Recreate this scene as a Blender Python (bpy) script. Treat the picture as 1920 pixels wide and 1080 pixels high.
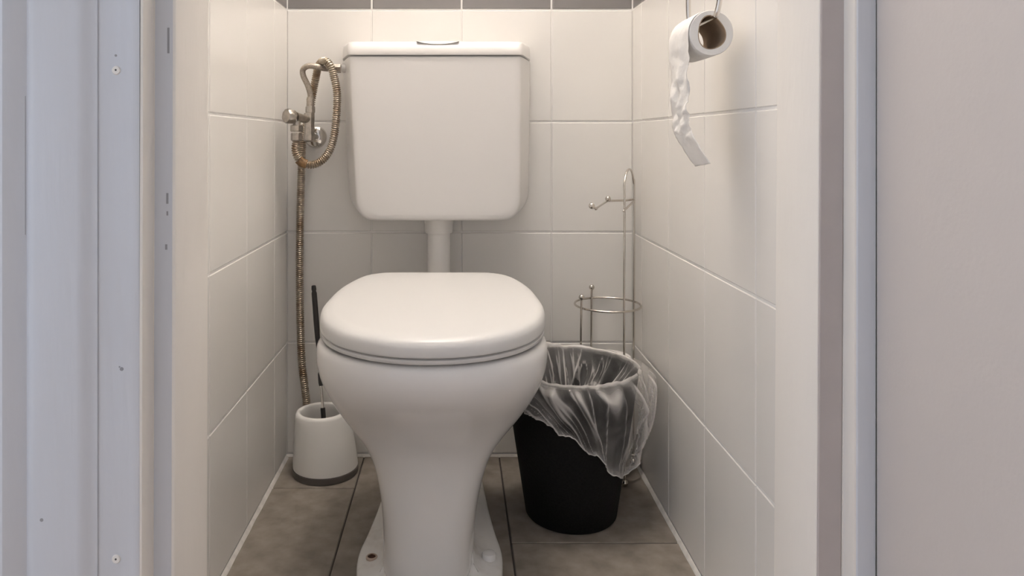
import bpy, bmesh, math, random
from mathutils import Vector, Matrix, noise
random.seed(7)
for o in list(bpy.data.objects): bpy.data.objects.remove(o)
SC = bpy.context.scene
COL = SC.collection

# ------------------------------------------------------------------ camera
F = 1385.0                       # focal length in pixels of the 1920 px frame
VX, VY, CH = 856.0, 261.0, 0.716 # principal point and camera height (level camera, shifted lens)
cam = bpy.data.cameras.new('camera'); camo = bpy.data.objects.new('camera', cam); COL.objects.link(camo)
cam.sensor_fit = 'HORIZONTAL'; cam.sensor_width = 36.0; cam.lens = F/1920*36
cam.shift_x = (960-VX)/1920; cam.shift_y = -(540-VY)/1920
cam.clip_start = 0.02
camo.location = (0, 0, CH); camo.rotation_euler = (math.pi/2, 0, 0)
SC.camera = camo

# ------------------------------------------------------------------ world, light, exposure
w = bpy.data.worlds.new('world'); SC.world = w; w.use_nodes = True
bgn = w.node_tree.nodes['Background']
bgn.inputs[0].default_value = (0.79, 0.86, 1.0, 1); bgn.inputs[1].default_value = 1.72
LAMP_COLOR, LAMP_STRENGTH = (1.0, 0.925, 0.865), 77.0   # glowing globe of the ceiling lamp (built below)
SC.view_settings.view_transform = 'Standard'; SC.view_settings.look = 'None'
SC.view_settings.gamma = 1.0; SC.view_settings.use_curve_mapping = False
SC.view_settings.exposure = 0.0

def P(px, py, Z):
    return Vector(((px-VX)*Z/F, Z, CH-(py-VY)*Z/F))

# ------------------------------------------------------------------ materials
def mat(name, col, rough=0.5, metal=0.0, var=0.0, vscale=8.0, bump=0.0, bscale=60.0, spec=0.5, col2=None,
        stretch=(1, 1, 1), coat=0.0, ramp=(0.35, 0.65), detail=4.0):
    m = bpy.data.materials.new(name); m.use_nodes = True
    nt = m.node_tree; N = nt.nodes; L = nt.links
    b = N['Principled BSDF']
    b.inputs['Base Color'].default_value = (*col, 1); b.inputs['Roughness'].default_value = rough
    b.inputs['Metallic'].default_value = metal; b.inputs['Specular IOR Level'].default_value = spec
    if coat: b.inputs['Coat Weight'].default_value = coat; b.inputs['Coat Roughness'].default_value = 0.08
    tc = N.new('ShaderNodeTexCoord'); mp = N.new('ShaderNodeMapping'); mp.inputs['Scale'].default_value = stretch
    L.new(tc.outputs['Object'], mp.inputs[0])
    if var or col2:
        nz = N.new('ShaderNodeTexNoise'); nz.inputs['Scale'].default_value = vscale; nz.inputs['Detail'].default_value = detail
        L.new(mp.outputs[0], nz.inputs[0])
        rp = N.new('ShaderNodeValToRGB')
        c2 = col2 if col2 else tuple(c*(1-var) for c in col)
        rp.color_ramp.elements[0].color = (*c2, 1); rp.color_ramp.elements[0].position = ramp[0]
        rp.color_ramp.elements[1].color = (*col, 1); rp.color_ramp.elements[1].position = ramp[1]
        L.new(nz.outputs[0], rp.inputs[0]); L.new(rp.outputs[0], b.inputs['Base Color'])
    if bump:
        n2 = N.new('ShaderNodeTexNoise'); n2.inputs['Scale'].default_value = bscale; n2.inputs['Detail'].default_value = 3
        L.new(mp.outputs[0], n2.inputs[0])
        bp = N.new('ShaderNodeBump'); bp.inputs['Strength'].default_value = bump; bp.inputs['Distance'].default_value = 0.002
        L.new(n2.outputs[0], bp.inputs['Height']); L.new(bp.outputs[0], b.inputs['Normal'])
    return m

M = {}
M['tile'] = mat('white_wall_tile', (0.865, 0.84, 0.80), 0.24, var=0.02, vscale=5, bump=0.05, bscale=14)
M['tile_grey'] = mat('grey_wall_tile', (0.25, 0.235, 0.23), 0.28, var=0.06, vscale=7, bump=0.05, bscale=14)
M['grout'] = mat('white_grout', (0.90, 0.88, 0.85), 0.9, var=0.06, vscale=60)
M['floor_tile'] = mat('grey_floor_tile', (0.29, 0.252, 0.212), 0.6, col2=(0.195, 0.168, 0.14), vscale=26, bump=0.12, bscale=160, detail=9)
M['floor_grout'] = mat('dark_floor_grout', (0.055, 0.046, 0.04), 0.9)
M['sealant'] = mat('sealant', (0.72, 0.69, 0.65), 0.6, var=0.2, vscale=45)
M['ceramic'] = mat('white_ceramic', (0.80, 0.785, 0.77), 0.12, coat=0.3)
M['ceramic_dirty'] = mat('worn_white_ceramic', (0.84, 0.82, 0.79), 0.25, col2=(0.66, 0.62, 0.57), vscale=22, ramp=(0.3, 0.5), detail=6)
M['plastic'] = mat('white_plastic', (0.80, 0.775, 0.75), 0.28)
M['lid'] = mat('lid_plastic', (0.72, 0.71, 0.695), 0.32)
M['pipe'] = mat('white_pipe', (0.84, 0.815, 0.78), 0.35)
M['paint'] = mat('white_door_paint', (0.83, 0.79, 0.735), 0.42, var=0.05, vscale=6, bump=0.25, bscale=90, stretch=(1, 1, .25))
M['paint_old'] = mat('worn_frame_paint', (0.63, 0.655, 0.71), 0.5, col2=(0.575, 0.575, 0.59), vscale=7, bump=0.25, bscale=55,
                     stretch=(1.6, 1, .22), ramp=(0.25, 0.7), detail=6)
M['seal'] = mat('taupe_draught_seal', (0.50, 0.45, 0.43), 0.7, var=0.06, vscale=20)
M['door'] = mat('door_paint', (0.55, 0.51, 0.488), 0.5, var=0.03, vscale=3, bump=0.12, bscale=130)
M['wall'] = mat('wall_paint', (0.84, 0.825, 0.80), 0.8)
M['hall'] = mat('hall_floor_vinyl', (0.56, 0.46, 0.39), 0.6, var=0.2, vscale=5)
M['chrome'] = mat('chrome', (0.72, 0.69, 0.65), 0.16, metal=1.0)
M['brushed'] = mat('dull_chrome', (0.56, 0.52, 0.47), 0.28, metal=1.0, var=0.3, vscale=90)
M['hose'] = mat('corrugated_hose_metal', (0.50, 0.44, 0.36), 0.33, metal=0.9, col2=(0.27, 0.19, 0.12), vscale=40, ramp=(0.3, 0.6))
M['braid'] = mat('braided_hose', (0.52, 0.46, 0.39), 0.38, metal=0.8, var=0.35, vscale=420, bump=0.5, bscale=700)
M['rust'] = mat('rusty_tape', (0.30, 0.17, 0.07), 0.6, var=0.5, vscale=70)
M['rust_dark'] = mat('rusty_bolt', (0.10, 0.035, 0.015), 0.7, var=0.5, vscale=200)
M['wire'] = mat('chromed_wire', (0.62, 0.58, 0.53), 0.18, metal=1.0)
M['black'] = mat('black_bin_plastic', (0.009, 0.0085, 0.008), 0.75, var=0.5, vscale=300, bump=0.25, bscale=260, spec=0.2)
M['blackp'] = mat('black_plastic', (0.025, 0.022, 0.02), 0.4)
M['rubber'] = mat('dark_grey_rubber', (0.12, 0.105, 0.095), 0.6)
M['brushpot'] = mat('white_brush_pot', (0.83, 0.81, 0.775), 0.4, bump=0.05, bscale=30)
M['paper'] = mat('tissue_paper', (0.86, 0.835, 0.80), 0.95, var=0.04, vscale=40, bump=0.35, bscale=170, spec=0.1)
M['card'] = mat('cardboard_core', (0.42, 0.31, 0.21), 0.9, var=0.2, vscale=30)
M['scratch'] = mat('scratched_paint', (0.30, 0.30, 0.315), 0.8)
M['dark'] = mat('dark_slot', (0.08, 0.075, 0.075), 0.8)
M['bristle'] = mat('white_bristle', (0.7, 0.69, 0.66), 0.7)
# cloudy polythene film
def film(name, lo, hi):
    m = bpy.data.materials.new(name); m.use_nodes = True
    nt = m.node_tree; N = nt.nodes; L = nt.links
    b = N['Principled BSDF']; out = N['Material Output']
    b.inputs['Base Color'].default_value = (0.88, 0.85, 0.82, 1); b.inputs['Roughness'].default_value = 0.22
    b.inputs['Specular IOR Level'].default_value = 0.7
    tr = N.new('ShaderNodeBsdfTransparent'); tr.inputs[0].default_value = (0.97, 0.965, 0.96, 1)
    mx = N.new('ShaderNodeMixShader')
    tc = N.new('ShaderNodeTexCoord'); nz = N.new('ShaderNodeTexNoise'); nz.inputs['Scale'].default_value = 13
    nz.inputs['Detail'].default_value = 4; nz.inputs['Distortion'].default_value = 1.2
    rp = N.new('ShaderNodeMapRange'); rp.inputs['From Min'].default_value = 0.35; rp.inputs['From Max'].default_value = 0.72
    rp.inputs['To Min'].default_value = lo; rp.inputs['To Max'].default_value = hi
    L.new(tc.outputs['Object'], nz.inputs[0]); L.new(nz.outputs[0], rp.inputs[0])
    # stress whitening along the folds (a property of the film, stored per vertex)
    at_ = N.new('ShaderNodeAttribute'); at_.attribute_name = 'crease'
    m2 = N.new('ShaderNodeMath'); m2.operation = 'MULTIPLY'; m2.inputs[1].default_value = 0.42; L.new(at_.outputs['Fac'], m2.inputs[0])
    ad = N.new('ShaderNodeMath'); ad.operation = 'ADD'; L.new(rp.outputs[0], ad.inputs[0]); L.new(m2.outputs[0], ad.inputs[1])
    rp = ad
    L.new(rp.outputs[0], mx.inputs[0]); L.new(tr.outputs[0], mx.inputs[1]); L.new(b.outputs[0], mx.inputs[2])
    L.new(mx.outputs[0], out.inputs[0])
    return m
M['film'] = film('cloudy_polythene_film', 0.07, 0.24); M['film_hem'] = film('folded_polythene_hem', 0.42, 0.62)
lm = bpy.data.materials.new('lamp_glass'); lm.use_nodes = True
lm.node_tree.nodes['Principled BSDF'].inputs['Emission Color'].default_value = (*LAMP_COLOR, 1)
lm.node_tree.nodes['Principled BSDF'].inputs['Emission Strength'].default_value = LAMP_STRENGTH
M['lamp'] = lm

# ------------------------------------------------------------------ mesh helpers
class MB:
    def __init__(s): s.v = []; s.f = []
    def add(s, vs, fs):
        k = len(s.v); s.v += [tuple(v) for v in vs]; s.f += [tuple(i+k for i in f) for f in fs]; return s
    def box(s, a, b):
        (x0, y0, z0), (x1, y1, z1) = a, b
        return s.add([(x0,y0,z0),(x1,y0,z0),(x1,y1,z0),(x0,y1,z0),(x0,y0,z1),(x1,y0,z1),(x1,y1,z1),(x0,y1,z1)],
                     [(0,3,2,1),(4,5,6,7),(0,1,5,4),(1,2,6,5),(2,3,7,6),(3,0,4,7)])
    def loft(s, rings, cap0=True, cap1=True, closed=False):
        n = len(rings[0]); k = len(rings); fs = []
        vs = [p for r in rings for p in r]
        for i in range(k if closed else k-1):
            j = (i+1) % k
            for a in range(n):
                b = (a+1) % n
                fs.append((i*n+a, i*n+b, j*n+b, j*n+a))
        if not closed:
            if cap0: fs.append(tuple(range(n-1, -1, -1)))
            if cap1: fs.append(tuple((k-1)*n+a for a in range(n)))
        return s.add(vs, fs)
    def sweep(s, pts, rad, sides=10, closed=False):
        pts = [Vector(p) for p in pts]; n = len(pts); rings = []
        nrm = None
        for i in range(n):
            if closed: t = pts[(i+1) % n]-pts[i-1]
            else: t = pts[min(i+1, n-1)]-pts[max(i-1, 0)]
            t.normalize()
            if nrm is None:
                nrm = t.orthogonal().normalized()
            else:
                nrm = (nrm-t*nrm.dot(t)).normalized()
            bn = t.cross(nrm)
            r = rad(i/(n-1)) if callable(rad) else rad
            rings.append([pts[i]+nrm*(r*math.cos(2*math.pi*a/sides))+bn*(r*math.sin(2*math.pi*a/sides)) for a in range(sides)])
        return s.loft(rings, closed=closed)
    def cyl(s, a, b, r0, r1=None, sides=24, bev=0.0):
        a, b = Vector(a), Vector(b); r1 = r0 if r1 is None else r1
        d = (b-a).normalized(); n = d.orthogonal().normalized(); q = d.cross(n)
        def ring(c, r): return [c+n*(r*math.cos(2*math.pi*i/sides))+q*(r*math.sin(2*math.pi*i/sides)) for i in range(sides)]
        if bev: rings = [ring(a, r0-bev), ring(a+d*bev, r0), ring(b-d*bev, r1), ring(b, r1-bev)]
        else: rings = [ring(a, r0), ring(b, r1)]
        return s.loft(rings)
    def ball(s, c, r, seg=14, rg=8):
        c = Vector(c); rings = []
        for i in range(1, rg):
            t = math.pi*i/rg
            rings.append([c+Vector((r*math.sin(t)*math.cos(2*math.pi*a/seg), r*math.sin(t)*math.sin(2*math.pi*a/seg), -r*math.cos(t))) for a in range(seg)])
        return s.loft(rings)
    def lathe(s, c, prof, sides=48):
        c = Vector(c)
        return s.loft([[c+Vector((r*math.cos(2*math.pi*a/sides), r*math.sin(2*math.pi*a/sides), z)) for a in range(sides)] for r, z in prof])
    def build(s, name, m, parent=None, smooth=True, angle=40, sub=0, origin=None):
        me = bpy.data.meshes.new(name); vs = s.v
        if origin is None:
            lo = [min(v[i] for v in vs) for i in range(3)]; hi = [max(v[i] for v in vs) for i in range(3)]
            origin = ((lo[0]+hi[0])/2, (lo[1]+hi[1])/2, lo[2])
        org = Vector(origin)
        me.from_pydata([Vector(v)-org for v in vs], [], s.f)
        bm = bmesh.new(); bm.from_mesh(me); bmesh.ops.recalc_face_normals(bm, faces=bm.faces)
        if smooth:
            for f in bm.faces: f.smooth = True
            for e in bm.edges:
                if len(e.link_faces) == 2 and e.calc_face_angle(0) > math.radians(angle): e.smooth = False
        bm.to_mesh(me); bm.free()
        me.materials.append(M[m] if isinstance(m, str) else m)
        o = bpy.data.objects.new(name, me); COL.objects.link(o); o.location = org
        if parent:
            o.parent = parent
            o.location = org-world_loc(parent)
        if sub:
            md = o.modifiers.new('smooth', 'SUBSURF'); md.levels = sub; md.render_levels = sub
        return o
def world_loc(o):
    l = Vector(o.location)
    while o.parent: o = o.parent; l = l+Vector(o.location)
    return l
def thing(name, loc, label, cat, group=None):
    o = bpy.data.objects.new(name, None); COL.objects.link(o); o.location = loc; o.empty_display_size = 0.05
    o['label'] = label; o['category'] = cat
    if group: o['group'] = group
    return o
def tag(o, label, cat, group=None):
    o['label'] = label; o['category'] = cat
    if group: o['group'] = group
    return o
def struct(o, label=None, cat=None):
    o['kind'] = 'structure'
    if label: o['label'] = label
    if cat: o['category'] = cat
    return o
def catmull(pts, per=12, closed=False):
    pts = [Vector(p) for p in pts]; n = len(pts); out = []
    rng = range(n) if closed else range(n-1)
    for i in rng:
        if closed: p0, p1, p2, p3 = pts[i-1], pts[i], pts[(i+1) % n], pts[(i+2) % n]
        else: p0, p1, p2, p3 = pts[max(i-1, 0)], pts[i], pts[i+1], pts[min(i+2, n-1)]
        for k in range(per):
            t = k/per
            out.append(0.5*((2*p1)+(p2-p0)*t+(2*p0-5*p1+4*p2-p3)*t*t+(3*p1-p0-3*p2+p3)*t**3))
    if not closed: out.append(pts[-1])
    return out
def resample(pts, step):
    out = [pts[0].copy()]; acc = 0
    for a, b in zip(pts, pts[1:]):
        d = (b-a).length
        while acc+d >= step:
            t = (step-acc)/d; a = a.lerp(b, t); out.append(a.copy()); d = (b-a).length; acc = 0
        acc += d
    out.append(pts[-1].copy()); return out

# ------------------------------------------------------------------ the room shell
XL, XR, YB, YF = -0.383, 0.398, 1.669, 0.85     # tile faces of the side walls and back wall; inner face of front wall
ZC = 2.40
G = 0.0016                                       # tiles stand proud of the grout
wall_back = struct(MB().box((XL-0.1, YB+G, -0.1), (XR+0.1, YB+0.12, ZC)).build('wall_back', 'grout', smooth=False), 'tiled back wall behind the cistern', 'wall')
wall_left = struct(MB().box((XL-0.12, YF, -0.1), (XL-G, YB+G, ZC)).build('wall_left', 'grout', smooth=False), 'tiled side wall beside the toilet brush', 'wall')
wall_right = struct(MB().box((XR+G, YF, -0.1), (XR+0.12, YB+G, ZC)).build('wall_right', 'grout', smooth=False), 'tiled side wall beside the waste bin', 'wall')
ceiling = struct(MB().box((XL-0.12, 0.73, ZC), (XR+0.12, YB+0.12, ZC+0.1)).build('ceiling', 'wall', smooth=False), 'plain white ceiling', 'ceiling')
floor = struct(MB().box((XL-0.12, 0.73, -0.1), (XR+0.12, YB+0.12, -0.0018)).build('floor', 'floor_grout', smooth=False), 'grey tiled toilet floor', 'floor')
hall = struct(MB().box((-1.6, -0.75, -0.1), (1.6, 0.73, 0.0)).build('floor_hall', 'hall', smooth=False), 'plain hall floor in front of the door', 'floor')

struct(MB().box((-1.6, -0.75, -0.1), (1.6, -0.65, ZC)).build('wall_hall', 'wall', smooth=False), 'plain hall wall opposite the toilet door', 'wall')
struct(MB().box((-1.6, -0.75, ZC), (1.6, 0.73, ZC+0.1)).build('ceiling_hall', 'wall', smooth=False), 'plain hall ceiling', 'ceiling')
tile_mesh = {}
def tile_me(wd, ht, t, m, bev=0.0012):
    key = (round(wd, 4), round(ht, 4), m)
    if key in tile_mesh: return tile_mesh[key]
    a, b = wd/2, ht/2
    vs = [(-a,-b,-0.004),(a,-b,-0.004),(a,b,-0.004),(-a,b,-0.004),(-a,-b,-bev),(a,-b,-bev),(a,b,-bev),(-a,b,-bev),
          (-a+bev,-b+bev,0),(a-bev,-b+bev,0),(a-bev,b-bev,0),(-a+bev,b-bev,0)]
    fs = [(3,2,1,0),(8,9,10,11)]
    for k in range(4):
        j = (k+1) % 4
        fs += [(k,j,4+j,4+k),(4+k,4+j,8+j,8+k)]
    me = bpy.data.meshes.new('tile'); me.from_pydata(vs, [], fs); me.materials.append(M[m]); tile_mesh[key] = me
    return me
def put_tile(parent, ctr, ux, uy, wd, ht, m, name='tile', jit=0.0012):
    o = bpy.data.objects.new(name, tile_me(wd, ht, 0, m)); COL.objects.link(o)
    ux, uy = Vector(ux), Vector(uy); n = ux.cross(uy)
    R = Matrix((ux, uy, n)).transposed().to_4x4()
    J = Matrix.Rotation(random.uniform(-jit, jit), 4, 'X') @ Matrix.Rotation(random.uniform(-jit, jit), 4, 'Y')
    o.parent = parent
    o.matrix_basis = Matrix.Translation(Vector(ctr)-world_loc(parent)) @ R @ J
    return o
GW = 0.0042; GV = 0.0018
rows = [0.0055, 0.257, 0.5063, 0.7558, 1.009, 1.2595, 1.51, 1.7605, 2.011, 2.2615, ZC]
def wall_tiles(parent, cuts, to3, ux, uy):
    for r in range(len(rows)-1):
        m = 'tile_grey' if r == 4 else 'tile'
        for a, b in zip(cuts, cuts[1:]):
            z0, z1 = rows[r]+GW/2, rows[r+1]-GW/2
            gv = GW if r == 4 else GV; a2, b2 = a+gv/2, b-gv/2
            if b2-a2 < 0.006: continue
            put_tile(parent, to3((a2+b2)/2, (z0+z1)/2), ux, uy, b2-a2, z1-z0, m)
xb = lambda px: (px-VX)*YB/F
wall_tiles(wall_back, [XL, xb(697), xb(865.5), xb(1034), XR], lambda a, z: (a, YB, z), (1, 0, 0), (0, 0, 1))
wall_tiles(wall_left, [YF, 0.9435, 1.146, 1.350, 1.5535, YB], lambda a, z: (XL, a, z), (0, 1, 0), (0, 0, 1))
wall_tiles(wall_right, [YF, 0.9826, 1.1854, 1.3865, 1.5885, YB], lambda a, z: (XR, a, z), (0, -1, 0), (0, 0, 1))
FX = [XL, -0.2085, 0.0965, XR]
for c, cuts in enumerate([[0.74, 0.916, 1.516, YB], [0.74, 1.08, YB], [0.74, 1.310, YB]]):
    for a, b in zip(cuts, cuts[1:]):
        put_tile(floor, ((FX[c]+FX[c+1])/2, (a+b)/2, 0), (1, 0, 0), (0, 1, 0), FX[c+1]-FX[c]-0.003, b-a-0.003, 'floor_tile', jit=0.0004)
# sealant beads where floor meets wall
def bead(n, pts_a, s):
    mb = MB(); rings = []
    for i, (p, nx, ny) in enumerate(pts_a):
        r = s*(1+0.25*noise.noise(Vector((i*0.37, n, 0))))
        rings.append([(p[0], p[1], -0.001), (p[0]+nx*r, p[1]+ny*r, -0.001), (p[0]+nx*r*.55, p[1]+ny*r*.55, r*.6), (p[0], p[1], r)])
    mb.loft(rings)
    struct(mb.build('trim_%d' % n, 'sealant', smooth=True), ['', 'light sealant bead along the left wall foot', 'light sealant bead along the right wall foot', 'light sealant bead along the back wall foot'][n], 'trim')
bead(1, [((XL, 0.86+i*0.0205), 1, 0) for i in range(40)], 0.0065)
bead(2, [((XR, 0.86+i*0.0205), -1, 0) for i in range(40)], 0.0065)
bead(3, [((XL+i*0.0195, YB), 0, -1) for i in range(41)], 0.0045)

# front wall with doorway (the camera looks through it)
Z3, Z2, Z1 = 0.727, 0.751, 0.85
xl, xr = -0.286, 0.366
DH = 2.02
mb = MB()
mb.box((-1.6, 0.735, -0.1), (-0.33, YF, ZC)); mb.box((0.44, 0.735, -0.1), (1.6, YF, ZC)); mb.box((-0.33, 0.735, DH+0.03), (0.44, YF, ZC))
wf = struct(mb.build('wall_front', 'wall', smooth=False), 'painted partition wall around the doorway', 'wall')
def extr(poly, z0, z1, lean=0.0, zref=0.45, nz=2):
    rings = []
    for k in range(nz+1):
        z = z0+(z1-z0)*k/nz
        rings.append([(x+lean*(z-zref), y, z) for x, y in poly])
    return MB().loft(rings)
# left jamb and moulded casing
frame = bpy.data.objects.new('trim_4', None); COL.objects.link(frame); frame.location = (-0.3, 0.78, 0)
struct(frame, 'worn painted door frame around the doorway', 'door frame')
lp = [(xl-0.002, Z1), (xl, Z1-0.002), (xl, Z2+0.003), (xl-0.001, Z2+0.001), (xl-0.003, Z2), (xl-0.0225, Z2), (xl-0.0235, Z2-0.002), (xl-0.0235, Z3+0.004),
      (xl-0.0240, Z3+0.0012), (xl-0.0265, Z3+0.0006), (xl-0.0270, Z3+0.015), (-0.345, Z3+0.016), (-0.345, Z1)]
extr(lp, 0, DH+0.03, 0.0028).build('jamb', 'paint', frame, angle=30)
extr([(xl-.0035, Z2+.001), (xl-.0035, Z2-.0003), (xl-.0215, Z2-.0003), (xl-.0215, Z2+.001)], 0.002, DH, 0.0028).build('rebate_face', 'paint_old', frame, smooth=False)
def cx(px, Z): return (px-VX)*Z/F
a0 = -0.3105
cp = [(a0-0.0018, 0.745), (a0-0.0018, Z3+0.0005), (a0-0.003, Z3), (a0-0.010, Z3), (cx(184, Z3), Z3+0.0005), (cx(180, Z3), Z3-0.0005)]
for i in range(7):   # ogee up to the second flat
    t = i/6; cpx = 179-t*34
    cp.append((cx(cpx, .722), Z3-0.001-0.0065*(0.5-0.5*math.cos(math.pi*t))))
cp += [(cx(66, .72), Z3-0.0078), (cx(57, .72), Z3-0.0072), (cx(49, .72), Z3-0.0045), (cx(46, .72), Z3-0.0035), (cx(38, .72), Z3-0.006), (cx(22, .72), Z3-0.011), (cx(6, .715), Z3-0.0135),
       (cx(-16, .712), Z3-0.0125), (cx(-45, .712), Z3-0.006), (cx(-60, .712), 0.745)]
extr(cp, 0, DH+0.09, 0.0).build('casing', 'paint_old', frame, angle=28)
# right jamb
rp_ = [(xr+0.002, Z1), (xr, Z1-0.002), (xr, Z2+0.003), (xr+0.001, Z2+0.001), (xr+0.003, Z2), (xr+0.0255, Z2), (xr+0.026, Z2-0.002), (0.44, Z2-0.002), (0.44, Z1)]
extr(rp_, 0, DH+0.03, 0.0062).build('jamb', 'paint', frame, angle=30)
sx0 = xr+.0015
extr([(sx0, Z2+.001), (sx0, Z2-.0012), (sx0+.001, Z2-.0018), (xr+.0245, Z2-.0018), (xr+.0255, Z2-.0008), (xr+.0255, Z2+.001)], 0.002, DH, 0.0062).build('seal_strip', 'seal', frame, angle=30)  # added taupe strip, makes the right rebate face darker than the jamb
extr([(0.3925, Z2+0.004), (0.3925, Z3+0.0035), (0.3928, Z3+0.0022), (0.3945, Z3+0.0016), (0.3945, Z2+0.004)], 0, DH+0.03, 0.001).build('stop_lip', 'paint', frame, angle=50)
extr([(0.3942, 0.745), (0.3942, Z3+0.0014), (0.3950, Z3+0.0004), (0.3962, Z3), (0.4124, Z3), (0.4124, 0.745)], 0, DH+0.03, 0.001).build('casing', 'paint_old', frame, angle=30)
MB().box((-0.31, Z2, DH), (0.395, Z1, DH+0.03)).build('head_jamb', 'paint', frame, smooth=False)
MB().box((-0.46, 0.7195, DH+0.03), (0.455, 0.745, DH+0.11)).build('head_casing', 'paint_old', frame, smooth=False)
# screw plugs, dents and old strike slots on the left casing
for (px, py) in ((218, 132), (218, 1048)):
    c = P(px, py, Z3+0.0002)
    s = MB().cyl(c+Vector((0, .001, 0)), c-Vector((0, .0012, 0)), 0.0047, 0.0040, 20, .0004).build('screw_cap', 'paint', frame)
    d = c-Vector((0, .0012, 0))
    MB().cyl(d+Vector((0, .0008, .0003)), d-Vector((0, .0002, -.0003)), 0.0010, sides=10).build('screw_recess', 'dark', s)
for (px, py, r, zz) in ((228, 692, .0019, Z3), (78, 975, .0018, Z3-.0077), (217, 104, .0012, Z3), (224, 688, .0008, Z3)):
    c = P(px, py, zz)
    MB().cyl(c+Vector((0, .001, 0)), c-Vector((0, .0001, 0)), r, sides=9).build('dent', 'scratch', frame)
for (px, y0, y1, wpx) in ((316, 52, 100, 4), (314, 362, 382, 4), (314, 396, 404, 3), (312, 458, 468, 4)):
    a, b = P(px-wpx/2, y1, Z2), P(px+wpx/2, y0, Z2)
    MB().box((a.x, Z2-.0006, a.z), (b.x, Z2+.001, b.z)).build('strike_slot', 'scratch', frame, smooth=False)
a, b = P(47.8, 440, .7235), P(48.6, 180, .7235)
MB().box((a.x, .7228, a.z), (b.x, .7245, b.z)).build('paint_crack', 'scratch', frame, smooth=False)

# door leaf, open to the hall at the right
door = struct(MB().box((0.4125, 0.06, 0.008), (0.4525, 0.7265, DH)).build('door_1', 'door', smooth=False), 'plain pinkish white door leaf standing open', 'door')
bv = door.modifiers.new('bevel', 'BEVEL'); bv.width = 0.002; bv.segments = 2
for sgn in (1,):
    for zz in (1.0,):
        MB().box((0.411, 0.085, zz-0.11), (0.4127, 0.125, zz+0.11)).build('handle_plate', 'chrome', door, smooth=False)
        MB().sweep(catmull([(0.4125, .105, zz+.04), (0.365, .105, zz+.04), (0.355, .115, zz+.04), (0.355, .215, zz+.04)], 6), .009, 12).build('handle', 'chrome', door)
for zz in (0.19, 1.80):
    MB().cyl((0.4065, 0.7205, zz-.05), (0.4065, 0.7205, zz+.05), 0.006, sides=14).build('hinge', 'chrome', door)

# ceiling lamp (gives the room's warm light)
lampo = thing('ceiling_lamp', (0.05, 1.22, ZC), 'round ceiling lamp above the toilet', 'lamp')
MB().lathe((0.05, 1.22, ZC), [(0.06, 0), (0.062, -0.02), (0.05, -0.03)]).build('base', 'plastic', lampo)
MB().ball((0.05, 1.22, ZC-.125), .1, 28, 16).build('globe', 'lamp', lampo)

# ------------------------------------------------------------------ toilet bowl
TX = -0.041
def egg(cx_, hw, zf, zc, zb, z, nf=2.1, nb=2.6, n=64):
    out = []
    for i in range(n):
        t = 2*math.pi*i/n
        c, s = math.cos(t), math.sin(t)
        e = nf if s < 0 else nb
        x = hw*math.copysign(abs(c)**(2/e), c); y = (zc-zf if s < 0 else zb-zc)*math.copysign(abs(s)**(2/e), s)
        out.append(Vector((cx_+x, zc+y, z)))
    return out
toilet = thing('toilet', (TX, 1.3, 0), 'white ceramic pedestal toilet standing in the middle of the floor', 'toilet')
B = [ # z, hw, zf, zc, zb, nf, nb
 (0.000, 0.0750, 1.122, 1.25, 1.60, 3.0, 4.0), (0.030, 0.0745, 1.128, 1.25, 1.60, 3.0, 4.0), (0.076, 0.0755, 1.136, 1.25, 1.60, 2.9, 4.0), (0.120, 0.0795, 1.142, 1.25, 1.58, 2.8, 3.6),
 (0.163, 0.0880, 1.146, 1.24, 1.56, 2.6, 3.2), (0.190, 0.0965, 1.146, 1.24, 1.55, 2.5, 3.0), (0.216, 0.1085, 1.142, 1.23, 1.54, 2.4, 2.9), (0.240, 0.1240, 1.132, 1.22, 1.53, 2.3, 2.8),
 (0.264, 0.1415, 1.115, 1.21, 1.52, 2.2, 2.7), (0.290, 0.1585, 1.089, 1.21, 1.51, 2.15, 2.6), (0.316, 0.1720, 1.058, 1.205, 1.505, 2.1, 2.6), (0.345, 0.1815, 1.031, 1.20, 1.50, 2.1, 2.6),
 (0.368, 0.1855, 1.020, 1.20, 1.50, 2.1, 2.6), (0.385, 0.1855, 1.020, 1.20, 1.50, 2.1, 2.6), (0.394, 0.1835, 1.023, 1.20, 1.50, 2.1, 2.6), (0.399, 0.1790, 1.028, 1.20, 1.495, 2.1, 2.6),
 (0.400, 0.1710, 1.038, 1.20, 1.48, 2.1, 2.6), (0.398, 0.1480, 1.062, 1.20, 1.40, 2.1, 2.3), (0.360, 0.1430, 1.070, 1.20, 1.39, 2.1, 2.3), (0.270, 0.0930, 1.120, 1.20, 1.34, 2.1, 2.2), (0.210, 0.0430, 1.160, 1.20, 1.25, 2, 2)]
def cxz(z): return -0.0475+0.0085*min(1, z/0.33)
MB().loft([egg(cxz(z), hw, zf, zc, zb, z, nf, nb) for z, hw, zf, zc, zb, nf, nb in B]).build('bowl', 'ceramic', toilet, angle=60, sub=1)
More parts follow.
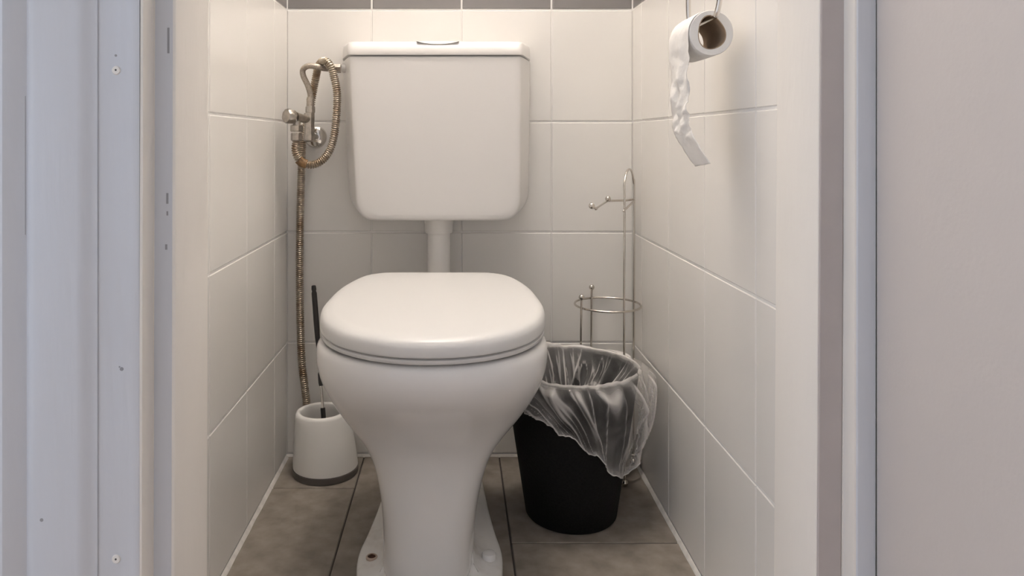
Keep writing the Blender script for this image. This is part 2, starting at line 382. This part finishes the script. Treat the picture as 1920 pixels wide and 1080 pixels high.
# foot flange with the bolt ears
half = [(0, 1.140), (.05, 1.141), (.088, 1.146), (.110, 1.165), (.1185, 1.20), (.120, 1.25), (.1125, 1.31), (.1045, 1.39), (.0985, 1.48), (.093, 1.56), (.088, 1.60), (0.05, 1.607), (0, 1.607)]
def mirror(h): return [(-a, b) for a, b in h]+[(a, b) for a, b in reversed(h[1:-1])]
def outline(half_pts, cx_, per=5, skew=0.0):
    pts = catmull([Vector((a, b, 0)) for a, b in mirror(half_pts)], per, closed=True)
    return [Vector((p.x+cx_+skew*(p.y-1.3), p.y, 0)) for p in pts]
def inset(o, d):
    n = len(o); out = []
    for i in range(n):
        t = (o[(i+1) % n]-o[i-1]).normalized(); nn = Vector((t.y, -t.x, 0))
        out.append(o[i]+nn*d)
    return out
def orient(o):
    A = sum(o[i-1].x*o[i].y-o[i].x*o[i-1].y for i in range(len(o)))
    return o if A < 0 else list(reversed(o))    # so that inset(+d) moves inwards
fo = orient(outline(half, -0.0440))
lv = lambda o, z: [Vector((p.x, p.y, z)) for p in o]
def inw(o, d, c): return [p+(c-p)*d for p in o]
cc = Vector((-0.043, 1.33, 0))
MB().loft([lv(fo, 0), lv(fo, .016), lv(inset(fo, .002), .0195), lv(inset(fo, .006), .021), lv(inset(fo, .018), .022), lv(inset(fo, .034), .025), lv(inset(fo, .045), .034), lv(inset(fo, .052), .05)]).build('foot', 'ceramic_dirty', toilet, angle=60)
hb = P(697, 1041, 1.222); cb = P(917, 1038, 1.222)
MB().lathe((hb.x, hb.y, .0226), [(.0095, 0), (.0095, .003), (.0085, .004), (.0068, .004), (.0066, .0022)], 24).build('bolt_hole_rim', mat('stained_ring', (.55, .44, .36), .5), toilet)
MB().lathe((hb.x, hb.y, .0226), [(.0065, 0), (.0065, .0028), (.004, .0032), (.003, .0055), (.001, .006)], 16).build('bolt', 'rust_dark', toilet)
MB().lathe((cb.x, cb.y, .0226), [(.0115, 0), (.0115, .0075), (.0105, .0095), (.007, .0105), (.002, .011)], 24).build('bolt_cap', 'ceramic', toilet)
# seat and lid
hl = [(0, 1.018), (.05, 1.0245), (.096, 1.045), (.138, 1.082), (.1685, 1.136), (.1825, 1.20), (.182, 1.265), (.1745, 1.335), (.158, 1.400), (.138, 1.436), (.110, 1.455), (.08, 1.460), (0, 1.460)]
lo_ = orient(outline(hl, -0.0385))
SL = 0.042
def tl(o, z):
    sl = .010+(SL-.010)*max(0, min(1, (z-.4150)/.0245))
    return [Vector((p.x, p.y, z+sl*(p.y-1.018))) for p in o]
hs = [(a*0.992, 1.018+0.004+(b-1.018)*.97) for a, b in hl]
so = orient(outline(hs, -0.0385))
si = inset(so, .062)
MB().loft([tl(inset(so, .003), .4022), tl(so, .4040), tl(so, .4090), tl(inset(so, .003), .4105), tl(inset(si, -.003), .4105), tl(si, .409), tl(si, .406), tl(inset(si, -.003), .4032)], closed=True).build('seat', 'lid', toilet, angle=60)
c0 = Vector((-0.0395, 1.24, 0))
MB().loft([tl(inset(lo_, .006), .4118), tl(inset(lo_, .001), .4130), tl(lo_, .4160), tl(inset(lo_, .0003), .4265), tl(inset(lo_, .0022), .4318), tl(inset(lo_, .0062), .4355), tl(inset(lo_, .0125), .4378), tl(inset(lo_, .022), .4390),
           tl(inw(inset(lo_, .022), .25, c0), .4402), tl(inw(inset(lo_, .022), .5, c0), .4408), tl(inw(inset(lo_, .022), .8, c0), .4410), tl(inw(inset(lo_, .022), .97, c0), .4410)]).build('lid', 'lid', toilet, angle=60)
for sx in (-.075, .075):
    h = MB().cyl((-0.0395+sx-.02, 1.452, .432), (-0.0395+sx+.02, 1.452, .432), .008, sides=16, bev=.001)
    h.cyl((-0.0395+sx, 1.452, .395), (-0.0395+sx, 1.452, .43), .007, sides=14); h.build('hinge', 'plastic', toilet)
for sx in (-.11, .11):
    MB().cyl((-0.0395+sx, 1.15, .398), (-0.0395+sx, 1.15, .410), .009, sides=14).build('buffer', 'plastic', toilet)

# ------------------------------------------------------------------ cistern
CF, CB = 1.530, 1.6675
cist = thing('cistern', (-0.044, 1.6, .547), 'white plastic wall mounted cistern above the toilet', 'cistern')
def quad_outline(x0t, x1t, x0b, x1b, zt, zb, y, rt, rb, ns=8):
    cor = [(x0b, zb, rb), (x1b, zb, rb), (x1t, zt, rt), (x0t, zt, rt)]
    pts = []
    for i in range(4):
        p = Vector(cor[i][:2]); a = Vector(cor[i-1][:2]); b = Vector(cor[(i+1) % 4][:2]); r = cor[i][2]
        d0 = (a-p).normalized(); d1 = (b-p).normalized()
        s = p+d0*r; e = p+d1*r
        for k in range(ns+1):
            t = k/ns; q = s*(1-t)**2+p*2*t*(1-t)+e*t*t
            q2 = p+(q-p)
            pts.append(Vector((q2.x, y, q2.y)))
    return pts
zt = P(0, 104.5, CF).z; zb_ = P(0, 414, CF).z
xa, xc = cx(653, CF), cx(978.5, CF); xd, xe = cx(668, CF), cx(976, CF)
def cring(t, y, r):   # t: 0 front .. 1 back
    g = t*0.028; 
    return quad_outline(xa-g, xc+g*1.0, xd-g, xe+g*.95, zt, zb_-0.002*t+0.006*t, y, .004, r+.012*t)
ins = lambda d, y: quad_outline(xa+d, xc-d, xd+d, xe-d, zt-d*.3, zb_+d, y, .004, .042)
MB().loft([ins(.014, CF), ins(.005, CF+.0008), ins(.0015, CF+.003), cring(0, CF+.007, .042), cring(.25, CF+.03, .042), cring(.75, CF+.08, .042), cring(1, CF+.11, .042), cring(1, CB, .042)]).build('tank', 'plastic', cist, angle=50)
# tank lid: plan trapezoid, front face rolls back to the top
zl0 = zt+.0012; zl1 = P(0, 78, 1.545).z
def plan(df, ds, z):
    pts = [(xa-.001+ds, CF-.003+df), (xc+.001-ds, CF-.003+df), (xc+.0265-ds, CF+.09), (xc+.029-ds, CB), (xa-.029+ds, CB), (xa-.0265+ds, CF+.09)]
    out = []
    n = len(pts)
    for i in range(n):
        p = Vector(pts[i]); a = Vector(pts[i-1]); b = Vector(pts[(i+1) % n]); r = [.012, .012, .02, .0001, .0001, .02][i]
        s = p+(a-p).normalized()*r; e = p+(b-p).normalized()*r
        for k in range(7):
            t = k/6; q = s*(1-t)**2+p*2*t*(1-t)+e*t*t; out.append(Vector((q.x, q.y, z)))
    return out
hh = zl1-zl0
MB().loft([plan(.002, .002, zl0), plan(0, 0, zl0+.001), plan(-.0003, 0, zl0+.004), plan(.001, 0.000, zl0+hh*.35), plan(.004, .0005, zl0+hh*.6), plan(.009, .001, zl0+hh*.82), plan(.0125, .002, zl0+hh*.95), plan(.0165, .006, zl0+hh), plan(.035, .02, zl0+hh+.001)]).build('tank_lid', 'plastic', cist, angle=55)
# push plate: shallow curved tab on the lid's front edge
mb = MB(); rings = []
bx = cx(821, 1.54)
for i in range(25):
    t = i/24*2-1; x = bx+t*.044; dip = .0085*(1-t*t)**.8
    rings.append([(x, CF+.0065, zl1-dip*0.75-.0012), (x, CF+.0022, zl1-dip*0.75-.0002), (x, CF+.0085, zl1+.0002), (x, CF+.07*(1-t*t)**.5+.014, zl1+.0018), (x, CF+.07*(1-t*t)**.5+.014, zl1-.002)])
mb.loft(rings).build('flush_button', 'plastic', cist, angle=35)
p = P(644, 128, 1.60)
MB().cyl((p.x-.003, 1.60, p.z), (xa+.01, 1.60, p.z), .0098, sides=20, bev=.0015).build('inlet_stub', 'pipe', cist)
# flush pipe
fp = thing('flush_pipe', (-0.038, 1.602, .40), 'white plastic flush pipe between cistern and toilet bowl', 'pipe')
px_ = -0.0382
MB().sweep(catmull([(px_, 1.60, zb_+.004), (px_, 1.60, .50), (px_, 1.60, .42), (px_, 1.598, .385), (px_, 1.578, .362), (px_, 1.54, .355), (px_, 1.49, .355)], 8), .0245, 28).build('pipe', 'pipe', fp)
MB().lathe((px_, 1.60, 0), [(.0312, zb_+.003), (.0315, zb_-.012), (.0303, zb_-.014), (.0303, zb_-.030), (.0288, zb_-.0335), (.0246, zb_-.034)], 36).build('collar', 'pipe', fp)

# ------------------------------------------------------------------ stop valve with hoses
VZ = 1.588
valve = thing('stop_valve', P(590, 257, 1.668), 'chrome angle stop valve with round rosette on the back wall', 'valve')
ro = P(592, 257, 1.668)
rs = []
for r, d in ((.0255, 0), (.0255, .003), (.0235, .007), (.019, .011), (.012, .0135), (.0108, .014)):
    rs.append([Vector((ro.x+r*math.cos(2*math.pi*a/32), 1.6685-d, ro.z+r*math.sin(2*math.pi*a/32))) for a in range(32)])
MB().loft(rs).build('rosette', 'chrome', valve)
vb = P(579, 250, VZ); 
MB().cyl((ro.x, 1.657, ro.z), (ro.x, VZ-.004, ro.z), .0095, sides=20).build('inlet_pipe', 'chrome', valve)
bt = P(580, 214, VZ); bl = P(580, 266, VZ)
xv = bt.x
mb = MB()
mb.lathe((xv, VZ, 0), [(.0085, bl.z), (.0128, bl.z+.003), (.0135, bl.z+.012), (.0112, bl.z+.020), (.0118, bl.z+.024), (.0118, bl.z+.030), (.0105, bl.z+.034), (.0112, bl.z+.045), (.0112, bt.z+.002), (.0095, bt.z+.003)], 6)
mb.build('valve_body', 'brushed', valve, angle=30)
k0 = P(580, 224, VZ); k1 = P(548, 219, 1.555); kd = (k1-k0).normalized()
MB().cyl(k0, k0+kd*.022, .0092, .0092, 20).cyl(k0+kd*.022, k0+kd*.036, .0092, .0115, 20).build('side_arm', 'brushed', valve)
ka = k1-kd*.004; kb = k1+kd*.017
rs = []
nn = kd.orthogonal().normalized(); qq = kd.cross(nn)
for d, r in ((0, .011), (.002, .0148), (.016, .0160), (.020, .0142), (.021, .0095)):
    rs.append([ka+kd*d+nn*((r*(1-.07*(a % 4 == 0)))*math.cos(2*math.pi*a/32))+qq*(r*(1-.07*(a % 4 == 0))*math.sin(2*math.pi*a/32)) for a in range(32)])
MB().loft(rs).build('knob', 'brushed', valve, angle=35)
nt0 = P(583, 216, VZ); nt1 = P(583, 198, VZ)
oc = k0.lerp(k1, .72); oz = oc.y
o0 = Vector((oc.x-.001, oz, oc.z-.004)); 
def nut(name, x, y, z0, z1, r, par, m='brushed'):
    return MB().lathe((x, y, 0), [(r*.9, z0), (r, z0+.002), (r, z1-.002), (r*.9, z1)], 6).build(name, m, par, angle=20)
MB().cyl(o0, o0-Vector((0, 0, .018)), .0085, sides=18).build('side_outlet', 'brushed', valve)
zz0 = P(0, 247, oz).z; zz1 = P(0, 234, oz).z
nut('outlet_nut', o0.x, oz, zz0, zz1, .0135, valve)

# smooth braided hose to the cistern
h1 = thing('supply_hose', P(582, 205, VZ), 'short smooth braided hose bent from the valve to the cistern inlet', 'hose')
zt_ = P(0, 196, VZ).z
pts = [(xv+.002, VZ, bt.z), (xv+.002, VZ, zt_), P(582, 178, 1.586), P(577, 160, 1.583), P(569, 143, 1.58), P(568, 131, 1.578), P(577, 124, 1.574), P(592, 124.5, 1.573), P(606, 128, 1.583), P(620, 129, 1.597), P(638, 128.5, 1.60)]
MB().sweep(catmull(pts, 8), .0062, 14).build('hose', 'braid', h1)
nut('nut', xv+.002, VZ, P(0, 212, VZ).z, P(0, 199, VZ).z, .0105, h1)
MB().lathe((xv+.002, VZ, 0), [(.0082, P(0, 200, VZ).z), (.0082, P(0, 186, VZ).z), (.007, P(0, 182, VZ).z)], 18).build('ferrule', 'braid', h1)
e0, e1 = P(627, 128.5, 1.60), P(639, 128.5, 1.60)
MB().cyl(e0, e1, .0098, sides=6).build('nut', 'brushed', h1, angle=20)
MB().cyl(P(617, 128.8, 1.5955), e0, .0072, .0078, 16).build('ferrule', 'braid', h1)

# corrugated metal hose: loop from the side outlet, then down to the floor
h2 = thing('corrugated_hose', P(566, 700, 1.64), 'long rust stained corrugated metal hose looping from the valve to the floor', 'hose')
nut('nut', o0.x, oz, P(0, 264, oz).z, P(0, 249, oz).z, .0125, h2)
pts = [(o0.x, oz, P(0, 262, oz).z), P(554, 280, oz), P(558, 294, oz+.003), P(567, 305, oz+.006), P(584, 309, oz+.008), P(602, 302, oz+.006), P(617, 284, oz+.004), P(626, 256, oz+.002), P(631, 215, oz+.002), P(632, 175, oz+.004),
       P(626, 142, oz+.008), P(618, 121.5, 1.572), P(607, 114, 1.580), P(597.5, 124, 1.603), P(592, 147, 1.616), P(586, 178, 1.624), P(580, 215, 1.628), P(569, 252, 1.630), P(566, 290, 1.633), P(565, 330, 1.638), P(563, 400, 1.645), P(562, 500, 1.648),
       P(563, 600, 1.648), P(566, 680, 1.648), P(572, 730, 1.649), P(575, 760, 1.651), (-.338, 1.653, .09), (-.346, 1.656, .05), (-.350, 1.657, .012)]
cs = resample(catmull(pts, 30), .00090)
cn = len(cs)
def crad(t):
    i = round(t*(cn-1)); ph = (i % 4)
    return (.0089, .0086, .0064, .0064, .0086)[i % 5]
MB().sweep(cs, crad, 12).build('hose', 'hose', h2, angle=50)
tp = [P(560, 299, oz+.004), P(566, 304.5, oz+.006), P(575, 308, oz+.0075)]
MB().sweep(catmull(tp, 5), .0098, 12).build('tape', 'rust', h2)

# ------------------------------------------------------------------ toilet brush and pot
bc = Vector((-0.282, 1.5925, 0))
pot = thing('brush_pot', bc, 'white toilet brush pot with dark rubber base beside the toilet', 'brush holder')
def pring(r, z, dx): return [Vector((bc.x+dx+r*math.cos(2*math.pi*a/56), bc.y+r*math.sin(2*math.pi*a/56), z)) for a in range(56)]
MB().loft([pring(.066, .0, 0), pring(.0695, .001, 0), pring(.0702, .004, 0), pring(.0700, .0135, 0), pring(.067, .0140, 0)]).build('rubber_base', 'rubber', pot)
MB().loft([pring(.066, .0138, 0), pring(.0690, .0150, -.0001), pring(.0688, .022, -.0005), pring(.0665, .05, -.002), pring(.0625, .085, -.0045), pring(.0575, .115, -.0075), pring(.0558, .126, -.0085), pring(.0535, .1305, -.0085), pring(.050, .132, -.0085),
           pring(.0465, .1315, -.0085), pring(.0445, .128, -.0085), pring(.046, .115, -.0075), pring(.055, .06, -.004), pring(.058, .02, -.002), pring(.03, .018, -.002)]).build('pot', 'brushpot', pot, angle=60)
brush = thing('toilet_brush', (bc.x, bc.y, .02), 'black handled toilet brush leaning in its white pot', 'toilet brush')
q0 = P(588, 535, 1.622); q1 = P(606.5, 782, 1.588); qd = (q1-q0)
at = lambda t: q0+qd*t
def flat_sweep(name, ts, ws, th, m):
    mb = MB(); rings = []
    d = qd.normalized(); sx = Vector((1, 0, 0)); sx = (sx-d*sx.dot(d)).normalized(); sy = d.cross(sx)
    for t, wd in zip(ts, ws):
        c = at(t); rings.append([c+sx*(wd*math.cos(2*math.pi*a/14))+sy*(th*math.sin(2*math.pi*a/14)) for a in range(14)])
    return mb.loft(rings).build(name, m, brush)
flat_sweep('handle', [0, .004, .03, .045, .06, .2, .3, .4, .5, .58, .63, .66, .675, .70, .74, .765], [.003, .0048, .0055, .0045, .0058, .0060, .0062, .0055, .0038, .0030, .0030, .0034, .0052, .0055, .0055, .0045], .004, 'blackp')
flat_sweep('shaft', [.76, .80, .94], [.0032, .0032, .0032], .0032, 'chrome')
flat_sweep('collar', [.93, .935, 1.02, 1.06], [.0042, .0052, .0052, .004], .0048, 'blackp')
MB().cyl(at(1.05), at(1.20), .003, .003, 10).build('stem', 'blackp', brush)
rs = []
ax = qd.normalized(); e1_ = ax.orthogonal().normalized(); e2_ = ax.cross(e1_)
for i in range(11):
    r = (.012, .020, .025, .024, .026, .024, .026, .024, .025, .02, .010)[i]; c = at(1.13+i*.026)
    rs.append([c+e1_*(r*(1+.1*((a % 2)*2-1))*math.cos(2*math.pi*a/28))+e2_*(r*(1+.1*((a % 2)*2-1))*math.sin(2*math.pi*a/28)) for a in range(28)])
MB().loft(rs).build('bristles', 'bristle', brush)

# ------------------------------------------------------------------ wire paper stand behind the bin
WR = .0023
sc_ = Vector((.3265, 1.595, 0))
stand = thing('paper_stand', (sc_.x, sc_.y, 0), 'chromed wire toilet paper stand in the right rear corner', 'paper stand')
fw = (.347, 1.530); bw = (.3895, 1.622)
ztop = .652
pts = [Vector((fw[0]-.0005, fw[1]-.008, .016)), Vector((fw[0], fw[1]-.003, .2)), Vector((fw[0], fw[1], .36)), Vector((fw[0]+.0015, fw[1]+.002, .55)), Vector((fw[0]+.002, fw[1]+.004, .605))]
m_ = Vector(((fw[0]+bw[0])/2, (fw[1]+bw[1])/2, 0)); d_ = Vector((bw[0]-fw[0], bw[1]-fw[1], 0))
for k in range(1, 10):
    a = math.pi*k/10
    pts.append(Vector((m_.x-d_.x*.48*math.cos(a), m_.y-d_.y*.46*math.cos(a), .605+.047*math.sin(a))))
pts += [Vector((bw[0], bw[1]-.002, .605)), Vector((bw[0], bw[1], .36)), Vector((bw[0]-.001, bw[1]+.001, .016))]
MB().sweep(catmull(pts, 8), WR, 10).build('upright_loop', 'wire', stand)
def ringw(name, z, r=.0705):
    MB().sweep([(sc_.x+r*math.cos(2*math.pi*a/60), sc_.y+r*math.sin(2*math.pi*a/60), z) for a in range(60)], WR, 10, closed=True).build(name, 'wire', stand)
ringw('guard_ring', .359); ringw('base_ring', .034, .069)
MB().sweep([(sc_.x-.069, sc_.y, .034), (sc_.x+.069, sc_.y, .034)], WR, 8).sweep([(sc_.x, sc_.y-.069, .034), (sc_.x, sc_.y+.069, .034)], WR, 8).build('base_cross', 'wire', stand)
rods = [P(1109, 560, 1.657), P(1090, 575, 1.551)]
for i, r0 in enumerate(rods):
    bx2 = r0.x-(.004 if i else .002); 
    MB().sweep([(bx2, r0.y+(.004 if i else .0), .014), (r0.x, r0.y, .36), (r0.x+.0006, r0.y, .381)], WR, 10).build('post', 'wire', stand)
    MB().ball((r0.x+.0006, r0.y, .384), .0062).build('ball', 'wire', stand)
    MB().ball((bx2, r0.y+(.004 if i else 0), .0075), .0072).build('foot', 'wire', stand)
MB().ball((fw[0]-.0005, fw[1]-.008, .0075), .0072).build('foot', 'wire', stand)
MB().ball((bw[0]-.001, bw[1]+.001, .0075), .0072).build('foot', 'wire', stand)
za = .582
c1 = P(1140, 380, 1.600); tip = P(1118, 391.5, 1.462)
MB().sweep(catmull([P(1169, 396, 1.522), P(1172, 393, 1.53), Vector((bw[0], bw[1], za)), Vector((bw[0]-.02, bw[1]-.006, za)), Vector((c1.x+.006, c1.y, za+.0005)), Vector((c1.x-.003, c1.y-.006, za)), Vector((tip.x+.002, tip.y+.008, za-.003)), tip, P(1110, 386, 1.452)], 8), WR, 10).build('roll_arm', 'wire', stand)
MB().ball(P(1109.5, 386, 1.452), .0062).build('ball', 'wire', stand)
MB().ball(Vector((c1.x, c1.y, za+.005)), .0062).build('ball', 'wire', stand)
# paper rolls stored in the stand
def roll(name, c, r, h, lab):
    t = thing(name, c, lab, 'toilet roll', 'rolls stored in the wire stand')
    MB().loft([[Vector((c[0]+rr*math.cos(2*math.pi*a/40), c[1]+rr*math.sin(2*math.pi*a/40), c[2]+z)) for a in range(40)] for rr, z in ((r-.002, 0), (r, .002), (r, h-.002), (r-.002, h), (.0215, h), (.0215, 0))], closed=True).build('paper', 'paper', t, angle=50)
    MB().loft([[Vector((c[0]+rr*math.cos(2*math.pi*a/24), c[1]+rr*math.sin(2*math.pi*a/24), c[2]+z)) for a in range(24)] for rr, z in ((.0213, 0), (.0213, h), (.0200, h), (.0200, 0))], closed=True).build('core', 'card', t, angle=50)
roll('toilet_roll', (sc_.x, sc_.y, .0365), .050, .106, 'white paper roll at the bottom of the wire stand')
roll('toilet_roll', (sc_.x, sc_.y, .1435), .050, .105, 'white paper roll whose top peeks out behind the bin in the wire stand')

# ------------------------------------------------------------------ waste bin and liner
bn = Vector((.2195, 1.4195, 0)); BH = .281; RB, RT = .0865, .1285
wbin = tag(MB().lathe(bn, [(.076, 0), (RB-.003, .0005), (RB, .004), (RB+(RT-RB)*.5, BH*.5), (RT-.001, BH-.004), (RT+.001, BH-.003), (RT+.0015, BH-.001), (RT, BH), (RT-.0025, BH), (RT-.004, BH-.004), (RB-.003+(RT-RB)*.5, BH*.5), (RB-.003, .006), (.05, .005)], 64).build('waste_bin', 'black', origin=bn), 'black tapered round waste bin beside the toilet', 'waste bin')
def sm(a, b, x):
    t = max(0, min(1, (x-a)/(b-a))); return t*t*(3-2*t)
NT, NI, NO = 420, 44, 48
def over(th):   # length of film hanging outside, by direction (radians, 0 = right, -pi/2 = towards camera)
    keys = [(-180, .06), (-150, .065), (-125, .068), (-100, .092), (-80, .128), (-60, .172), (-46, .186), (-30, .152), (0, .092), (30, .055), (70, .035), (110, .03), (150, .04), (180, .05)]
    d = math.degrees(th)
    for (a, va), (b, vb2) in zip(keys, keys[1:]):
        if a <= d <= b: return va+(vb2-va)*sm(a, b, d)
    return .05
def rid(v): return 1-abs(noise.noise(v))*2
mb = MB(); vs = []; fs = []; crease = []
TH0 = math.radians(-47)
def wrap(a): return (a+math.pi) % (2*math.pi)-math.pi
def ridge1(x, y, sd):
    n = noise.noise(Vector((x, y, sd))); return 1-min(1, abs(n)*2.2)
for i in range(NT):
    th = -math.pi+2*math.pi*i/NT; c, s = math.cos(th), math.sin(th)
    L_ = over(th)+.004*noise.noise(Vector((c*2, s*2, 4)))+.0008*noise.noise(Vector((c*9, s*9, 1)))
    top = .003+.006*max(0, noise.noise(Vector((c*2.5, s*2.5, 9))))+.018*math.exp(-((math.degrees(th)-120)/20)**2)+.003*noise.noise(Vector((c*9, s*9, 2)))
    top = max(top, .0035)
    side = .5+.5*math.cos(th+math.radians(30))            # baggier towards the right front
    dth = wrap(th-TH0); edge = 1-sm(2.5, 3.1, abs(dth))   # fade the fold pattern at the far side
    for j in range(NI+1+NO):
        if j <= NI:                                         # inside, bottom to rim
            u = j/NI; z = .03+(BH+top-.03)*u
            r = (RB-.006+(RT-RB)*(z/BH)); v = 1-u
            g1 = noise.noise(Vector((c*3.2+v*1.5, s*3.2, v*2.2+7))); r1 = 1-min(1, abs(g1)*2.4)
            g2 = noise.noise(Vector((c*8-v*2, s*8+v, v*3+3))); r2 = 1-min(1, abs(g2)*2.4)
            pull = .055*sm(0, .6, v)*(.5+.5*noise.noise(Vector((c*1.7, s*1.7, 3))))
            r = r-((r1**2)*.026+(r2**2)*.010)*sm(0, .25, v)-max(0, pull)
            if u > .93: r = r+(.004)*(u-.93)/.07
            cr = max(sm(.82, 1, r1), .7*sm(.80, 1, r2))*sm(0, .1, v)
            cr = max(cr, .9*sm(.955, 1, u))
        else:                                               # outside, rim to hem
            u = (j-NI)/NO; z = BH+top-L_*u*(.97)
            base = RT+.0022-(RT-RB)*max(0, (BH-z))/BH
            puff = side*(.030*math.sin(min(1, u*1.15)*math.pi)**.8*(1-.35*u)+.012*u)
            puff += .020*math.exp(-((u-.2)/.16)**2)*math.exp(-(math.degrees(th)/16)**2)
            ph = dth/(1-.5*u)
            r1 = ridge1(ph*1.7, u*.5, 11); r2 = ridge1(ph*4.3+u*.6, u*.8, 5)
            fold = ((r1**2)*.013+(r2**2)*.0055)*sm(0, .22, u)*edge*(.45+.75*side)
            r = base+.0012+max(0, puff*.62)+fold+.0015*u
            if u < .08: r = base-.003+(r-base+.003)*sm(0, .08, u)+.002
            cr = max(sm(.80, 1, r1), .75*sm(.80, 1, r2))*sm(0, .12, u)*edge
            cr = max(cr, .9*sm(.05, 0, u) if u < .05 else 0, .55*sm(.90, 1, u))
        x = min(bn.x+r*c, XR-.002)
        vs.append((x, bn.y+r*s, z+.001*noise.noise(Vector((c*7, s*7, j*.08)))))
        crease.append(cr)
nj = NI+1+NO
for i in range(NT):
    k = (i+1) % NT
    for j in range(nj-1):
        fs.append((i*nj+j, k*nj+j, k*nj+j+1, i*nj+j+1))
mb.add(vs, fs); mb.f.append(tuple(i*nj for i in range(NT)))
liner_o = mb.build('bin_liner', 'film', angle=180)
ca = liner_o.data.attributes.new('crease', 'FLOAT', 'POINT'); ca.data.foreach_set('value', crease)
liner = tag(liner_o, 'clear crumpled plastic bag lining the black waste bin', 'bin liner')
MB().sweep([vs[i*nj+nj-1] for i in range(NT)], .0011, 6, closed=True).build('hem', 'film_hem', liner)

# ------------------------------------------------------------------ wall paper holder and nearly empty roll
rc_ = Vector((.3445, 0, CH+199*1.0/F)); y0_, y1_ = .998, 1.088
hold = thing('roll_holder', (XR, 1.09, .98), 'chrome wire toilet roll holder on the right wall', 'roll holder')
hx = rc_.x+.001; hz = rc_.z+.0205
MB().sweep(catmull([(XR-.006, 1.098, .985), (hx+.012, 1.098, .985), (hx-.001, 1.098, .975), (hx-.001, 1.098, .95), (hx-.001, 1.097, hz+.02), (hx, 1.094, hz+.004), (hx, 1.086, hz), (hx, 1.03, hz), (hx, .990, hz), (hx, .982, hz+.002), (hx+.0015, .978, hz+.012), (hx+.003, .977, hz+.0235)], 8), .0036, 14).build('rod', 'chrome', hold)
MB().cyl((hx+.003, .977, hz+.021), (hx+.0034, .977, hz+.0265), .0047, sides=16, bev=.0008).build('end_cap', 'chrome', hold)
MB().cyl((XR, 1.098, .985), (XR-.008, 1.098, .985), .022, .020, 28, .001).build('wall_plate', 'chrome', hold)
tr = thing('toilet_roll', (rc_.x, y1_, rc_.z-.03), 'nearly finished toilet roll hanging on the wall holder with loose sheet', 'toilet roll')
def rr(rx, rz, y, tear=0.0, dz=0.0, n=48):
    out = []
    for a in range(n):
        t = 2*math.pi*a/n; k = 1+tear*math.cos(3*t+.7)+tear*.6*math.cos(2*t+2.2)
        out.append(Vector((rc_.x+rx*k*math.cos(t), y, rc_.z+dz+rz*k*math.sin(t))))
    return out
MB().loft([rr(.0290, .0300, y0_), rr(.0298, .0308, y0_+.001), rr(.0300, .0312, (y0_+y1_)/2), rr(.0298, .0308, y1_-.001), rr(.0290, .0300, y1_), rr(.0197, .0232, y1_, .05), rr(.0195, .0230, (y0_+y1_)/2, .05), rr(.0195, .0228, y0_, .06)], closed=True).build('paper', 'paper', tr, angle=40)
MB().loft([rr(.0194, .0227, y0_+.0003, .06), rr(.0194, .0229, (y0_+y1_)/2, .05), rr(.0196, .0231, y1_-.0003, .05), rr(.0184, .0219, y1_-.0003, .05), rr(.0182, .0217, (y0_+y1_)/2, .05), rr(.0182, .0215, y0_+.0003, .06)], closed=True).build('core', 'card', tr, angle=40)
# loose sheet: leaves the roll on the room side, hangs and curls forward at its end
rowsS = [((rc_.x-.012, y0_+.002, rc_.z+.0295), (rc_.x-.012, y1_-.002, rc_.z+.0295)),
         ((rc_.x-.024, y0_+.001, rc_.z+.0195), (rc_.x-.024, y1_-.002, rc_.z+.0195)),
         ((.3138, .999, .862), (.3130, 1.082, .862)), ((.3142, .999, .835), (.3125, 1.082, .832)), ((.3147, 1.000, .805), (.3130, 1.080, .800)), ((.3150, 1.002, .780), (.3128, 1.077, .772)),
         ((.3140, 1.002, .758), (.3130, 1.074, .748)), ((.3135, .998, .740), (.3140, 1.070, .730)), ((.3165, .990, .724), (.3170, 1.061, .717)), ((.3225, .976, .705), (.3240, 1.047, .699)), ((.3310, .960, .684), (.3330, 1.030, .678))]
fa = catmull([a for a, b in rowsS], 7); fb = catmull([b for a, b in rowsS], 7)
vs, fs = [], []; NW = 16
for i, (a, b) in enumerate(zip(fa, fb)):
    for k in range(NW+1):
        p = a.lerp(b, k/NW); amp = sm(6, 30, i)*(1-.75*sm(52, 66, i))
        n_ = noise.noise(Vector((k*.22, i*.16, 5)))*.0055+noise.noise(Vector((k*.5, i*.5, 2)))*.0022
        vs.append((p.x+amp*n_-.0006, p.y+amp*.0015*noise.noise(Vector((i*.3, 1, 1))), p.z))
m1 = len(fa)
for i in range(m1-1):
    for k in range(NW): fs.append((i*(NW+1)+k, i*(NW+1)+k+1, (i+1)*(NW+1)+k+1, (i+1)*(NW+1)+k))
sh = MB().add(vs, fs).build('hanging_sheet', 'paper', tr, angle=180)
so2 = sh.modifiers.new('thickness', 'SOLIDIFY'); so2.thickness = .0004
